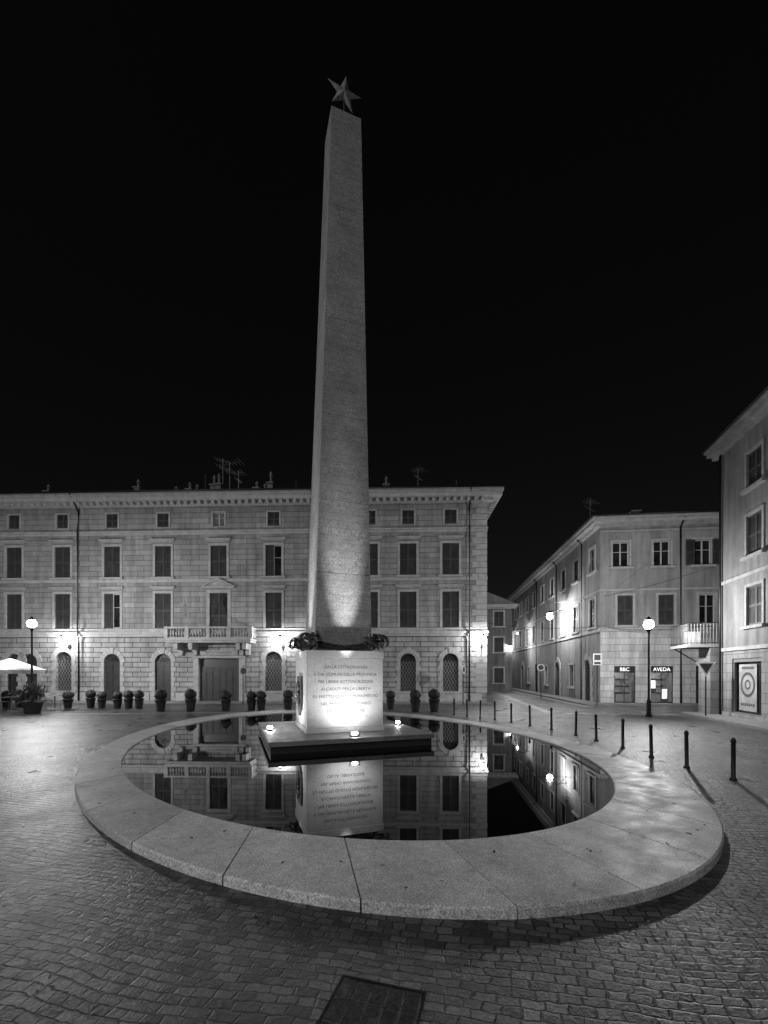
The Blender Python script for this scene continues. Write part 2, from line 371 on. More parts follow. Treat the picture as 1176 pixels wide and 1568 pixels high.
# ------------------------------------------------------------------ facade builder
class Facade:
    def __init__(s,parent,loc,rot,x0,x1,zones,depth=.22):
        s.g=group('facade',loc,rot,parent) ; s.x0=x0;s.x1=x1;s.zones=zones;s.d=depth
        s.op=[];s.trim=MB();s.shut=MB();s.glass=MB();s.frame=MB();s.wood=MB();s.dark=MB();s.walls=[MB() for _ in zones];s.lit=MB()
    def rect(s,x0,x1,z0,z1): s.op.append((x0,x1,z0,z1,None))
    def slats(s,xa,xb,z0,z1,y,mb=None):
        mb=mb or s.shut
        fw=.055
        mb.box(xa,xa+fw,y,y+.04,z0,z1); mb.box(xb-fw,xb,y,y+.04,z0,z1)
        zm=(z0+z1)/2
        for a,b_ in((z0,z0+.09),(zm-.04,zm+.04),(z1-.07,z1)): mb.box(xa+fw,xb-fw,y+.002,y+.038,a,b_)
        z=z0+.1
        while z<z1-.08:
            if abs(z-zm)>.06:
                mb.add([(xa+fw,y+.006,z),(xb-fw,y+.006,z),(xb-fw,y+.032,z+.045),(xa+fw,y+.032,z+.045)],[(0,1,2,3)])
            z+=.055
        mb.box(xa+fw,xb-fw,y+.034,y+.037,z0+.05,z1-.05)
    def window(s,cx,z0,z1,w,hood=None,sill=True,shutters='closed',jamb=.15,lit=False):
        xa,xb=cx-w/2,cx+w/2; s.rect(xa,xb,z0,z1)
        t=s.trim; e=.003
        t.box(xa-jamb,xa+e,-.05,.03,z0,z1); t.box(xb-e,xb+jamb,-.05,.03,z0,z1)
        t.box(xa-jamb-.002,xb+jamb+.002,-.055,.03,z1-e,z1+jamb)
        if sill: t.box(xa-jamb-.1,xb+jamb+.1,-.16,.03,z0-.12,z0+e)
        if hood=='flat':
            t.box(xa-jamb-.05,xb+jamb+.05,-.10,.03,z1+jamb+.12,z1+jamb+.2); t.box(xa-jamb-.14,xb+jamb+.14,-.2,.03,z1+jamb+.203,z1+jamb+.3)
        if hood=='pediment':
            zb=z1+jamb+.1
            t.box(xa-jamb-.25,xb+jamb+.25,-.2,.03,zb,zb+.12)
            L=w/2+jamb+.25
            t.prism([(cx-L,zb+.123),(cx+L,zb+.123),(cx,zb+.6)],-.08,.03)
            t.prism([(cx-L-.05,zb+.125),(cx-L+.12,zb+.125),(cx,zb+.56),(cx,zb+.68)],-.24,.03)
            t.prism([(cx+L+.05,zb+.125),(cx,zb+.68),(cx,zb+.56),(cx+L-.12,zb+.125)],-.238,.03)
        if shutters in('closed','ajar'):
            s.slats(xa+.006,cx-.003,z0+.02,z1-.01,.04)
            if shutters=='closed': s.slats(cx+.003,xb-.006,z0+.02,z1-.01,.04)
            else: s.window_in(xa,xb,z0,z1,lit)
            s.glass.quad((xa,.16,z0),(xb,.16,z0),(xb,.16,z1),(xa,.16,z1))
        else:
            s.window_in(xa,xb,z0,z1,lit)
            if shutters=='open':
                s.slats(xa-w/2-.02,xa-.02,z0+.02,z1-.01,-.1); s.slats(xb+.02,xb+w/2+.02,z0+.02,z1-.01,-.1)
    def window_in(s,xa,xb,z0,z1,lit=False):
        f=s.frame; y=.1
        (s.lit if lit else s.glass).quad((xa,y+.035,z0),(xb,y+.035,z0),(xb,y+.035,z1),(xa,y+.035,z1))
        cx=(xa+xb)/2
        f.box(xa,xa+.06,y,y+.03,z0,z1); f.box(xb-.06,xb,y,y+.03,z0,z1); f.box(cx-.04,cx+.04,y-.002,y+.03,z0,z1)
        f.box(xa+.06,xb-.06,y+.003,y+.028,z0,z0+.08); f.box(xa+.06,xb-.06,y+.003,y+.028,z1-.06,z1)
        f.box(xa+.06,xb-.06,y+.004,y+.027,z0+(z1-z0)*.6,z0+(z1-z0)*.6+.03)
    def arch(s,cx,z0,zt,w,kind='door'):
        r=w/2; zsp=zt-r; s.op.append((cx-r,cx+r,z0,zt,'arch'))
        wl=s.walls[0]; n=14; pts=[(cx+r*math.cos(math.pi*i/n),zsp+r*math.sin(math.pi*i/n)) for i in range(n+1)]
        for i in range(n):
            (xa,za),(xb,zb)=pts[i],pts[i+1]
            wl.quad((xa,0,za),(xa,0,zt),(xb,0,zt),(xb,0,zb))
            wl.quad((xa,0,za),(xb,0,zb),(xb,s.d,zb),(xa,s.d,za))
        m=9
        for i in range(m):
            a0=math.pi*i/m+.012; a1=math.pi*(i+1)/m-.012; ro=r+(.42 if i==m//2 else .32); ri=r-.004
            poly=[]
            for q in range(4):
                a=a0+(a1-a0)*q/3; poly.append((cx+ri*math.cos(a),zsp+ri*math.sin(a)))
            for q in range(4):
                a=a1+(a0-a1)*q/3; poly.append((cx+ro*math.cos(a),zsp+ro*math.sin(a)))
            yy=-.1 if i==m//2 else -.06
            s.trim.prism(poly,yy,.03)
        z=z0
        k=0
        while z<zsp-.05:
            z2=min(z+.34,zsp); ex=.32 if k%2==0 else .22
            s.trim.box(cx-r-ex,cx-r+.004,-.055,.03,z+.008,z2-.008); s.trim.box(cx+r-.004,cx+r+ex,-.055,.03,z+.008,z2-.008)
            z=z2;k+=1
        s.dark.quad((cx-r,s.d-.01,z0),(cx+r,s.d-.01,z0),(cx+r,s.d-.01,zt),(cx-r,s.d-.01,zt))
        d=s.wood
        d.box(cx-r,cx+r,.1,.16,zsp-.05,zsp+.03)
        if kind=='door':
            for sx in(-1,1):
                x0,x1=(cx-r+.01,cx-.006) if sx<0 else (cx+.006,cx+r-.01)
                d.box(x0,x1,.14,.18,z0+.02,zsp-.05)
                H=zsp-z0
                for a,b_ in((.06,.3),(.36,.6),(.66,.93)): d.box(x0+.08,x1-.08,.115,.141,z0+H*a,z0+H*b_)
        else:
            for i in range(-6,14):
                x=cx-r+i*.2
                for sgn in(1,-1):
                    H=zsp-z0
                    xa=x; xb=x+sgn*H*.5
                    def cl(xx): return (xx-xa)/(xb-xa)
                    t0,t1=sorted((cl(cx-r),cl(cx+r))); t0=max(0,t0);t1=min(1,t1)
                    if t1>t0+.03: s.trim.tube([(xa+(xb-xa)*t0,.07,z0+H*t0),(xa+(xb-xa)*t1,.07,z0+H*t1)],.008,4)
            s.trim.box(cx-r-.35,cx+r+.35,-.14,.03,z0-.14,z0+.004)
        for i in range(1,6):
            a=math.pi*i/6; s.wood.tube([(cx,.11,zsp),(cx+r*math.cos(a),.11,zsp+r*math.sin(a))],.014,4)
        s.wood.tube([(cx+r*.5*math.cos(math.pi*i/10),.11,zsp+r*.5*math.sin(math.pi*i/10)) for i in range(11)],.014,4)
    def finish(s,m_trim=None,m_shut=None,m_frame=None):
        for (z0,z1,mat),mb in zip(s.zones,s.walls):
            ops=[o for o in s.op if o[2]<z1 and o[3]>z0]
            xs=sorted({s.x0,s.x1}|{o[0] for o in ops}|{o[1] for o in ops}); zz=sorted({z0,z1}|{max(z0,o[2]) for o in ops}|{min(z1,o[3]) for o in ops})
            for i in range(len(xs)-1):
                for j in range(len(zz)-1):
                    mx,mz=(xs[i]+xs[i+1])/2,(zz[j]+zz[j+1])/2
                    if any(o[0]<mx<o[1] and o[2]<mz<o[3] for o in ops): continue
                    mb.quad((xs[i],0,zz[j]),(xs[i+1],0,zz[j]),(xs[i+1],0,zz[j+1]),(xs[i],0,zz[j+1]))
            for a,b_,c,d_,k in ops:
                top=d_-(b_-a)/2 if k=='arch' else d_
                mb.quad((a,0,c),(a,0,top),(a,s.d,top),(a,s.d,c)); mb.quad((b_,0,c),(b_,s.d,c),(b_,s.d,top),(b_,0,top))
                mb.quad((a,0,c),(a,s.d,c),(b_,s.d,c),(b_,0,c))
                if k!='arch': mb.quad((a,0,d_),(b_,0,d_),(b_,s.d,d_),(a,s.d,d_))
            mb.obj('wall',mat,s.g)
        s.trim.obj('stone_trim',m_trim or M_trim,s.g); s.shut.obj('shutters',m_shut or M_shut,s.g); s.glass.obj('window_panes',M_glass,s.g)
        s.frame.obj('window_frames',m_frame or M_frame,s.g); s.wood.obj('doors',M_wood,s.g); s.dark.obj('door_backing',M_signd,s.g); s.lit.obj('lit_windows',M_lit,s.g)

def cornice(mb,x0,x1,z,proj,th,dent=None,ends=(0,0)):
    mb.box(x0-ends[0]*.4,x1+ends[1]*.4,-proj*.45,.04,z-.14,z)
    mb.box(x0-ends[0]*proj,x1+ends[1]*proj,-proj,.04,z+.003,z+th*.55)
    mb.box(x0-ends[0]*(proj+.08),x1+ends[1]*(proj+.08),-proj-.08,.04,z+th*.55+.003,z+th)
    if dent:
        x=x0+dent*.5
        while x<x1:
            mb.box(x-dent*.2,x+dent*.2,-proj*.85,-proj*.45+.003,z-.22,z+.001); x+=dent

# ------------------------------------------------------------------ palazzo
pal=group('palazzo_building',(6.86,28.4,0),R(-2))
def uA(px):
    r=(px-588)/650; return (28.4*r-6.86)/(.9994+.0349*r)
LA=-42
F=Facade(pal,(0,0,0),0,LA,0,[(0,4.45,M_wallG),(4.45,13.6,M_wallA)])
cols=[22,96,172,250,335,419,503,566,625,690]
ux=[uA(c) for c in cols]
left=ux[0]
while left>LA+4:
    left-=3.25; ux.insert(0,left)
base=len(ux)-10
for i,u in enumerate(ux):
    k=i-base
    F.window(u,12.0,12.95,.8,sill=False,shutters='closed' if k!=4 else 'none',jamb=.1)
    F.window(u,8.55,10.7,1.12,hood='flat',sill=True,shutters='ajar' if k==5 else 'closed')
    if k==4:
        F.window(u,4.3,7.45,1.25,hood='pediment',sill=False,jamb=.22)
    else:
        F.window(u,5.05,7.45,1.12,hood='flat',sill=False,shutters='ajar' if k==2 else 'closed')
arch_px={98:'win',172:'door',250:'door',419:'win',503:'door',625:'win',690:'win'}
for px,kd in arch_px.items():
    F.arch(uA(px),.02 if kd=='door' else .75,3.3 if px not in(98,419) else 3.45,1.15 if px<600 else 1.05,kd)
for x in (-31.5,-35,-38.5): F.arch(x,.02,3.3,1.15,'door')
F.arch(uA(22),.02,3.3,1.15,'door')
pu=uA(336); F.rect(pu-1.4,pu+1.4,.02,2.95)
F.dark.quad((pu-1.4,.2,0),(pu+1.4,.2,0),(pu+1.4,.2,2.95),(pu-1.4,.2,2.95))
for k in range(6):
    F.wood.box(pu-1.38+k*.46+.01,pu-1.38+(k+1)*.46-.01,.12,.16,.03,2.3); F.wood.box(pu-1.3+k*.46,pu-1.3+k*.46+.3,.1,.121,.25,1.05); F.wood.box(pu-1.3+k*.46,pu-1.3+k*.46+.3,.1,.121,1.2,2.1)
F.wood.box(pu-1.38,pu+1.38,.1,.16,2.303,2.4)
F.trim.box(pu-1.75,pu-1.397,-.14,.03,0,3.0); F.trim.box(pu+1.397,pu+1.75,-.14,.03,0,3.0)
F.trim.box(pu-1.85,pu+1.85,-.2,.03,3.003,3.15); F.trim.box(pu-1.3,pu+1.3,-.1,.03,3.2,3.55)
text("ISTITUTO MUSICALE",.2,M_signd,F.g,(pu,-.104,3.37))
T=F.trim
T.box(LA,.06,-.12,.03,4.47,4.62); T.box(LA,.1,-.2,.03,4.623,4.78); T.box(LA,.05,-.07,.03,4.783,5.02)
T.box(LA,.05,-.07,.03,8.2,8.42)
T.box(LA,.05,-.07,.03,11.45,11.62); T.box(LA,.08,-.13,.03,11.623,11.72)
ops=sorted([(o[0],o[1]) for o in F.op if o[2]<.4]); x=LA
for a,b_ in ops+[(0.03,0.03)]:
    if a-.36>x: T.box(x,a-.36,-.09,.03,0,.6)
    x=b_+.36
z=.65;k=0
while z<13.3:
    if not(4.2<z<5.0):
        wq=.95 if k%2 else .7
        T.box(-wq,.03,-.035,.5,z+.01,z+.37)
    z+=.4;k+=1
cornice(T,LA,0,13.55,.85,.5,dent=.46,ends=(0,1))
F.finish()
b=MB(); b.box(LA,-.001,.25,13.9,0,13.58); b.box(-.002,0,.0,13.9,0,13.58); b.obj('rear_volume',M_wallA,pal)
b=MB(); b.box(0,.85,0.045,14,13.553,13.82); b.box(0,.93,.045,14,13.823,14.05)
for q in range(32): b.box(.37,.72,.3+q*.42,.3+q*.42+.17,13.35,13.551)
b.obj('flank_cornice',M_trim,pal)
b=MB()
e=.98
P=[(LA,-e,14.07),(e,-e,14.07),(e,14+e,14.07),(LA,14+e,14.07),(LA,7,16.1),(-6,7,16.1)]
b.add(P,[(0,1,5,4),(1,2,5),(2,3,4,5),(0,4,3)]); b.obj('roof',M_roof,pal)
b=MB(); b.tube([(LA,-1.02,14.06),(1.02,-1.02,14.06)],.07,8)
for px in(123,481,718):
    u=uA(px); b.tube([(u,-.95,14.0),(u,-.5,13.4),(u,-.14,13.0),(u,-.26,11.7),(u,-.26,4.5),(u,-.16,4.2),(u,-.16,0.05)],.06,8)
b.obj('gutter_pipes',M_dark,pal,smooth=True)
b=MB()
for px,y,h in((185,2,1.5),(258,3,1.4),(266,3.4,1.3),(305,2.4,1.8),(313,2.4,1.9),(374,2.6,1.3),(398,2.5,2.0),(590,2.5,1.5),(20,3,1.4),(385,3,1.2),(235,3,1.1)):
    u=uA(px); z=14.2+y*.28
    b.box(u-.2,u+.2,y-.25,y+.25,z-.6,z+h*.5); b.box(u-.27,u+.27,y-.32,y+.32,z+h*.5+.003,z+h*.5+.1)
    b.lathe(u,y,[(.09,z+h*.5),(.09,z+h*.8),(.15,z+h*.82),(.02,z+h)],8)
b.obj('chimneys',M_trimD,pal)
b=MB()
def yagi(mb,x,y,z,h,L,ang,n):
    mb.tube([(x,y,z),(x,y,z+h)],.028,5)
    for lv,(LL,aa) in enumerate(((L,ang),(L*.7,ang+1.1))):
        zz=z+h-.15-lv*.55; d=Vector((math.cos(aa),.3*math.sin(aa),.25))
        p0=Vector((x,y,zz))-d*LL*.5; p1=Vector((x,y,zz))+d*LL*.5
        mb.tube([p0,p1],.02,4)
        for i in range(n):
            c=p0+(p1-p0)*i/(n-1); q=Vector((-.35,.2,.35))*(.5+.5*(i/(n-1)))
            mb.tube([c-q,c+q],.013,4)
yagi(b,uA(325),3,14.9,3.0,1.7,.2,8); yagi(b,uA(309),3.5,15,3.4,1.2,2.6,6); yagi(b,uA(340),3,14.9,2.3,1.1,1.0,6)
yagi(b,uA(643),3,14.9,2.3,.9,.4,5); b.tube([(uA(284),3,14.5),(uA(284),3,17)],.025,4); b.tube([(uA(437),3,14.5),(uA(437),3,16.4)],.025,4); b.tube([(uA(705),2,14.5),(uA(705),2,15.8)],.025,4)
b.obj('antennas',M_alu,pal)
bl,br_=uA(268),uA(392)
b=MB(); b.box(bl,br_,-1.15,.02,3.98,4.12); b.box(bl-.05,br_+.05,-1.22,.02,4.123,4.24)
b.box(bl,br_,-1.14,-.94,4.243,4.34); b.box(bl,br_,-1.16,-.92,4.92,5.03)
for x in (bl,bl+(br_-bl)*.25,bl+(br_-bl)*.5,bl+(br_-bl)*.75,br_): b.box(x-.12,x+.12,-1.17,-.91,4.244,5.05)
nb=30
for i in range(nb):
    x=bl+(br_-bl)*(i+.5)/nb
    b.lathe(x,-1.04,[(.05,4.34),(.05,4.38),(.03,4.42),(.07,4.55),(.065,4.6),(.03,4.75),(.03,4.84),(.05,4.87),(.05,4.92)],8)
for x in(bl,br_):
    for i in range(5):
        b.lathe(x,-.12-.17*i,[(.05,4.34),(.03,4.42),(.07,4.55),(.03,4.75),(.05,4.92)],8)
    b.box(x-.1,x+.1,-.9,.02,4.921,5.02)
for x in (bl+.5,pu-1.6,pu+1.6,br_-.5):
    b.prism([(x-.13,3.2),(x+.13,3.2),(x+.16,3.977),(x-.16,3.977)],-.25,.02)
    b.prism([(x-.13,3.55),(x+.13,3.55),(x+.15,3.976),(x-.15,3.976)],-.9,-.252)
b.obj('balcony',M_trim,pal,bevel=0)
b=MB(); b.tube([(pu-1.5,-1.0,5.0),(pu-1.5,-2.0,6.8)],.025,5); b.obj('flag_pole',M_frame,pal)
b=MB(); vs=[];fs=[]
for i in range(5):
    for j in range(6):
        vs.append((pu-1.5+.05*math.sin(j*1.7)+i*.06,-1.95+.03*math.sin(i+j),6.7-j*.2-i*.08))
for i in range(4):
    for j in range(5): fs.append((i*6+j,i*6+j+1,(i+1)*6+j+1,(i+1)*6+j))
b.add(vs,fs); b.obj('flag',M_trimD,pal)
for px in(108,434,737):
    u=uA(px) if px!=737 else -.35
    wl=group('wall_lamp',pal.matrix_basis@Vector((u,0,0)),R(-2))
    b=MB(); b.box(-.07,.07,-.16,-.005,3.65,3.95)
    b.tube([(0,-.15,3.75),(0,-.45,3.7),(0,-.8,3.82),(0,-.8,3.99)],.02,6)
    b.lathe(0,-.8,[(.08,3.99),(.09,4.05)],8); b.lathe(0,-.8,[(.15,4.38),(.1,4.46),(.02,4.56)],8)
    b.obj('lantern_frame',M_dark,wl)
    lamp('lantern_bulb',250,.17,wl,(0,-.8,4.22))

# ------------------------------------------------------------------ corner shop building B
cb=group('corner_shop_building',(13.8,27.1,0),R(-6))
FB=Facade(cb,(0,0,0),0,0,14,[(0,4.7,M_wallB2),(4.7,11.6,M_wallB)])
for u,s1,s2 in((1.25,'none','closed'),(3.7,'none','closed'),(6.1,'open','closed'),(8.6,'closed','closed'),(11,'closed','closed')):
    FB.window(u,8.7,10.3,1.0,shutters=s1,jamb=.12)
    FB.window(u+.25,5.0,6.9,.95,shutters=s2 if u!=6.1 else 'none',jamb=.12,hood=None)
shops=[(.85,2.15),(3.05,4.4),(5.7,6.4)]
for a,b_ in shops:
    FB.rect(a,b_,.05,2.42)
    FB.wood.box(a,a+.05,.08,.14,.05,2.42); FB.wood.box(b_-.05,b_,.08,.14,.05,2.42)
    FB.wood.box(a+.05,b_-.05,.05,.15,2.0,2.42)
si=MB(); ss=MB()
for a,b_ in shops[:2]:
    FB.wood.box((a+b_)/2-.02,(a+b_)/2+.02,.1,.14,.05,2.0)
    FB.wood.box(a+.05,b_-.05,.09,.13,.05,.16)
    si.quad((a-.4,1.45,0),(b_+.4,1.45,0),(b_+.4,1.45,2.5),(a-.4,1.45,2.5)); si.quad((a-.4,.23,0.06),(b_+.4,.23,0.06),(b_+.4,1.45,0.06),(a-.4,1.45,0.06))
    si.quad((a-.4,.23,0),(a-.4,1.45,0),(a-.4,1.45,2.5),(a-.4,.23,2.5)); si.quad((b_+.4,.23,0),(b_+.4,1.45,0),(b_+.4,1.45,2.5),(b_+.4,.23,2.5))
    for z in(.7,1.15,1.6):
        si.box(a-.2,b_+.2,1.15,1.44,z,z+.03)
        for q in range(9):
            x=a-.1+q*(b_-a+.2)/9; si.box(x,x+.08,1.2,1.3,z+.031,z+.1+.2*random.random())
    si.box(a+.3,a+.7,.5,.9,.07,.55+.3*random.random())
    ss.box(a+.2,b_-.2,.7,.8,2.3,2.33)
si.obj('shop_interior',M_trimD,cb); ss.obj('ceiling_light',M_strip,cb)
FB.lit.box(3.2,3.5,.35,.36,1.0,1.5); FB.lit.box(3.9,4.2,.35,.36,.35,.95)
FB.wood.box(5.75,6.35,.12,.18,.05,2.0)
text("BBC",.32,M_signlit,FB.g,(1.5,.044,2.2)); text("AVEDA",.32,M_signlit,FB.g,(3.72,.044,2.2))
FB.trim.box(0,14,-.08,.03,4.62,4.85); FB.trim.box(0,14,-.05,.03,7.2,7.32); FB.trim.box(0,14,-.06,.03,10.95,11.05)
cornice(FB.trim,0,14,11.4,.6,.4,ends=(1,0))
FB.finish(m_shut=M_shut)
LS=30
FS=Facade(cb,(0,LS,0),R(-90),0,LS,[(0,4.7,M_wallB),(4.7,11.6,M_wallB)])
for v in(1.3,4.4,7.4,10.6,13.8,17,20.2,23.4,26.6):
    u=LS-v
    FS.window(u,8.7,10.3,1.0,shutters='none' if v==1.3 else 'closed',jamb=.12); FS.window(u,5.0,6.9,1.0,shutters='closed' if v!=7.4 else 'none',jamb=.12,lit=(v==7.4))
for v in(2.2,9.0,16,22.5): 
    u=LS-v; FS.arch(u,.05,2.9,1.2,'door')
for v in(5.4,12.5,19.4): FS.window(LS-v,.9,2.6,1.0,shutters='none',jamb=.12)
FS.trim.box(0,LS,-.08,.03,4.62,4.85); FS.trim.box(0,LS,-.05,.03,7.2,7.32)
cornice(FS.trim,0,LS,11.402,.6,.398)
FS.finish()
b=MB(); b.box(.25,14,.25,LS,2.6,11.62); b.box(.25,14,1.5,LS,0,2.597); b.obj('core',M_wallB,cb)
b=MB(); P=[(-.7,-.7,11.82),(14,-.7,11.82),(14,LS,11.82),(-.7,LS,11.82),(6,6,13.2),(14,6,13.2),(6,LS,13.2)]
b.add(P,[(0,1,5,4),(0,4,6,3),(4,5,2,6)]); b.obj('roof',M_roof,cb)
b=MB()
for x in(4.75,):
    b.tube([(x,-.6,11.6),(x,-.12,11.1),(x,-.14,.05)],.055,8)
for v in(3.0,9.0,15.6): b.tube([(-.6,v,11.6),(-.12,v,11.1),(-.14,v,.05)],.055,8)
b.tube([(-.72,-.72,11.8),(14,-.72,11.8)],.06,6); b.tube([(-.72,-.72,11.8),(-.72,LS,11.8)],.06,6)
b.obj('gutter_pipes',M_dark,cb,smooth=True)
b=MB(); yagi(b,1.2,5,12.6,2.4,.8,.5,5); b.obj('roof_antenna',M_alu,cb)
b=MB(); b.box(2.9,3.3,2,2.5,12,12.9); b.box(2.8,3.4,1.9,2.6,12.903,13); b.obj('chimney',M_trimD,cb)
for v,z,pw,rd in((6.6,6.4,900,.24),(19,6.2,220,.10),(27.5,6.0,220,.10)):
    p=cb.matrix_basis@Vector((-1.3,v,0)); wl=group('wall_lamp',p,R(-6))
    b=MB(); b.tube([(1.3,0,z+.45),(.6,0,z+.6),(0,0,z+.5)],.03,6); b.tube([(1.3,0,z-.1),(.7,0,z+.55)],.02,6)
    b.lathe(0,0,[(.05,z+.53),(.12,z+.48),(.28,z+.32)],12,cap=False); b.obj('bracket_shade',M_dark,wl)
    lamp('street_bulb',pw,rd,wl,(0,0,z+.06))

# ------------------------------------------------------------------ apartment building C (right)
ap=group('apartment_building',(15.4,19.4,0),R(-103.2))
FC=Facade(ap,(0,0,0),0,0,24,[(0,3.1,M_wallC2),(3.1,12.15,M_wallC)])
for u in(2.5,6.0,9.5,13,16.5,20):
    FC.window(u,9.5,10.95,1.0,jamb=.12); FC.window(u,6.75,8.4,1.0,jamb=.12); FC.window(u,3.9,5.5,1.0,jamb=.12)
for a,b_ in((.9,2.9),(4.2,6.8),(8.5,11)):
    FC.rect(a,b_,.3,2.6); FC.frame.box(a,a+.06,.05,.12,.3,2.6); FC.frame.box(b_-.06,b_,.05,.12,.3,2.6); FC.frame.box(a+.06,b_-.06,.05,.12,2.45,2.6)
    FC.glass.quad((a,.19,.3),(b_,.19,.3),(b_,.19,2.6),(a,.19,2.6))
FC.trim.box(0,24,-.08,.03,2.95,3.1); FC.trim.box(0,24,-.08,.03,5.95,6.1); FC.trim.box(0,24,-.06,.03,0,.25)
cornice(FC.trim,0,24,12.0,.4,.35,ends=(1,0))
FC.finish(m_trim=M_trimD,m_frame=M_frameD)
b=MB(); b.box(0.001,24,.25,10,0,12.12); b.box(0,.002,.0,10,0,12.12); b.obj('core',M_wallC,ap)
b=MB(); b.add([(-.5,-.5,12.37),(24,-.5,12.37),(24,5,13.9),(3,5,13.9),(-.5,10.5,12.37)],[(0,1,2,3),(0,3,4)]); b.obj('roof',M_roof,ap)
pg=group('shop_poster',ap.matrix_basis@Vector((1.75,0,0)),R(-103.2))
b=MB(); b.box(-.6,.6,.14,.15,.4,2.35); b.obj('poster_sheet',simple('poster_paper',.3,.5,var=.3,scale=2),pg)
b=MB()
for r0,r1 in((.38,.5),(.12,.2)):
    n=28; vs=[];fs=[]
    for i in range(n):
        a=2*math.pi*i/n; vs+=[(r0*math.cos(a),.136,1.5+r0*1.05*math.sin(a)),(r1*math.cos(a),.136,1.5+r1*1.05*math.sin(a))]
    for i in range(n): fs.append((2*i,2*i+1,(2*i+3)%(2*n),(2*i+2)%(2*n)))
    b.add(vs,fs)
for k in range(7): b.box(-.48+k*.14,-.39+k*.14,.132,.137,.6+.02*(k%2),.72)
b.box(-.4,.4,.132,.137,2.15,2.25)
b.obj('logo_rings',simple('poster_ink',.07,.5,var=.3,scale=5),pg)
b=MB(); b.box(-1.1,-.004,-.42,4,0,3.15); b.obj('rear_wing',M_wallC2,ap)
b=MB(); b.box(-1.9,-.02,-1.35,.6,3.18,3.32); b.obj('balcony_slab',M_trimD,ap)
b=MB()
def rail(mb,x0,y0,x1,y1,z0,z1,n):
    mb.tube([(x0,y0,z1),(x1,y1,z1)],.022,5); mb.tube([(x0,y0,z0+.06),(x1,y1,z0+.06)],.016,5)
    for i in range(n+1):
        x=x0+(x1-x0)*i/n; y=y0+(y1-y0)*i/n; mb.tube([(x,y,z0),(x,y,z1)],.011,4)
rail(b,-1.86,-1.3,-.05,-1.3,3.32,4.3,16); rail(b,-1.86,-1.3,-1.86,.55,3.32,4.3,15); rail(b,-.05,-1.3,-.05,-.02,3.32,4.3,10)
b.tube([(-1.7,-.2,2.5),(-1.7,-1.2,3.17)],.03,5); b.obj('balcony_railing',M_dark,ap)
b=MB(); b.box(-1.5,-1.2,-.9,-.3,3.33,4.0); b.obj('air_conditioner',M_trim,ap,bevel=.02)
b=MB(); b.tube([(.15,-.1,12),(.15,-.1,.1)],.05,8); b.tube([(-.52,-.52,12.35),(24,-.52,12.35)],.06,6); b.obj('drain_pipe',M_dark,ap,smooth=True)

# ------------------------------------------------------------------ distant buildings down the street
db=group('distant_building',(11.5,64,0),R(-4))
FD=Facade(db,(0,0,0),0,0,16,[(0,4,M_wallB),(4,10.8,M_wallB)])
for u in(1.5,4.2,6.6,9,12):
    for z in(1.0,4.8,8.0): FD.window(u,z,z+1.8,1.1,shutters='closed' if z!=1.0 else 'none',lit=(z==1.0 and u in(4.2,6.6)))
cornice(FD.trim,0,16,10.5,.6,.35); FD.finish()
b=MB(); b.box(0,16,.25,14,0,10.8); b.box(0,.002,0,14,0,10.8); b.prism([(-.6,10.9),(16.6,10.9),(13,12.5),(3,12.5)],-.5,14); b.obj('core',M_wallB,db)
d2=group('townhouse_building',(10.2,46,0),R(-5))
FE=Facade(d2,(0,0,0),0,0,3.6,[(0,3.6,M_wallC),(3.6,9.2,M_wallC)])
for z in(.9,4.2,7): FE.window(2.2,z,z+1.6,1.0,lit=False)
cornice(FE.trim,0,3.6,9,.5,.3,ends=(0,1)); FE.finish()
b=MB(); b.box(-4,3.6,.25,12,0,9.25); b.prism([(-4,9.32),(4.1,9.32),(1,10.6),(-2,10.6)],-.5,12); b.obj('core',M_wallC,d2)
p=(13.6,45.6,0); wl=group('wall_lamp',p)
b=MB(); b.tube([(0,.6,5),(0,0,5)],.03,5); b.lathe(0,0,[(.03,5.0),(.2,4.85)],8,cap=False); b.obj('bracket_shade',M_dark,wl); lamp('street_bulb',260,.11,wl,(0,0,4.72))

# ------------------------------------------------------------------ pavements
b=MB()
for i in range(13):
    b.cur=random.random(); b.box(-1.4+i*1.2+.004,-1.4+(i+1)*1.2-.004,-1.3,-.09,-.05,.1)
for i in range(24):
    b.cur=random.random(); b.box(-1.4,-.16,-.087+i*1.25+.004,-.087+(i+1)*1.25-.004,-.05,.1)
b.obj('pavement',M_slab,None,(13.8,27.1,0),R(-6),bevel=.01)
b=MB()
for i in range(34):
    b.cur=random.random(); b.box(-i*1.2-1.2+.004,-i*1.2-.004,-1.7,-.1,-.05,.08)
b.obj('pavement',M_slab,None,(6.86,28.4,0),R(-2),bevel=.01)
b=MB()
for i in range(18):
    b.cur=random.random(); b.box(i*1.2-1+.004,i*1.2+.2-.004,-1.2,-.1,-.05,.1)
b.obj('pavement',M_slab,None,(15.4,19.4,0),R(-103.2),bevel=.01)
b=MB()
def strip(mb,p0,p1,w,z):
    p0=Vector((*p0,z));p1=Vector((*p1,z)); d=(p1-p0); L=d.length; d.normalize(); s=Vector((-d.y,d.x,0))*w/2
    n=int(L/.9)
    for i in range(n):
        mb.cur=random.random(); a=p0+d*(L*i/n+.006); c=p0+d*(L*(i+1)/n-.006); mb.quad(a-s,c-s,c+s,a+s)
strip(b,(8.2,21),(12.5,52),.45,.004); strip(b,(3.5,21.5),(8.0,21),.45,.004); strip(b,(8.9,20.7),(14,20.2),.5,.004); strip(b,(11.8,24.2),(14,46),.4,.004)
strip(b,(-20,19.9),(-5,21.6),.4,.004)
b.obj('paving_strips',M_slab)
mg=group('inspection_cover',(-.08,2.46,0),R(-16))
b=MB()
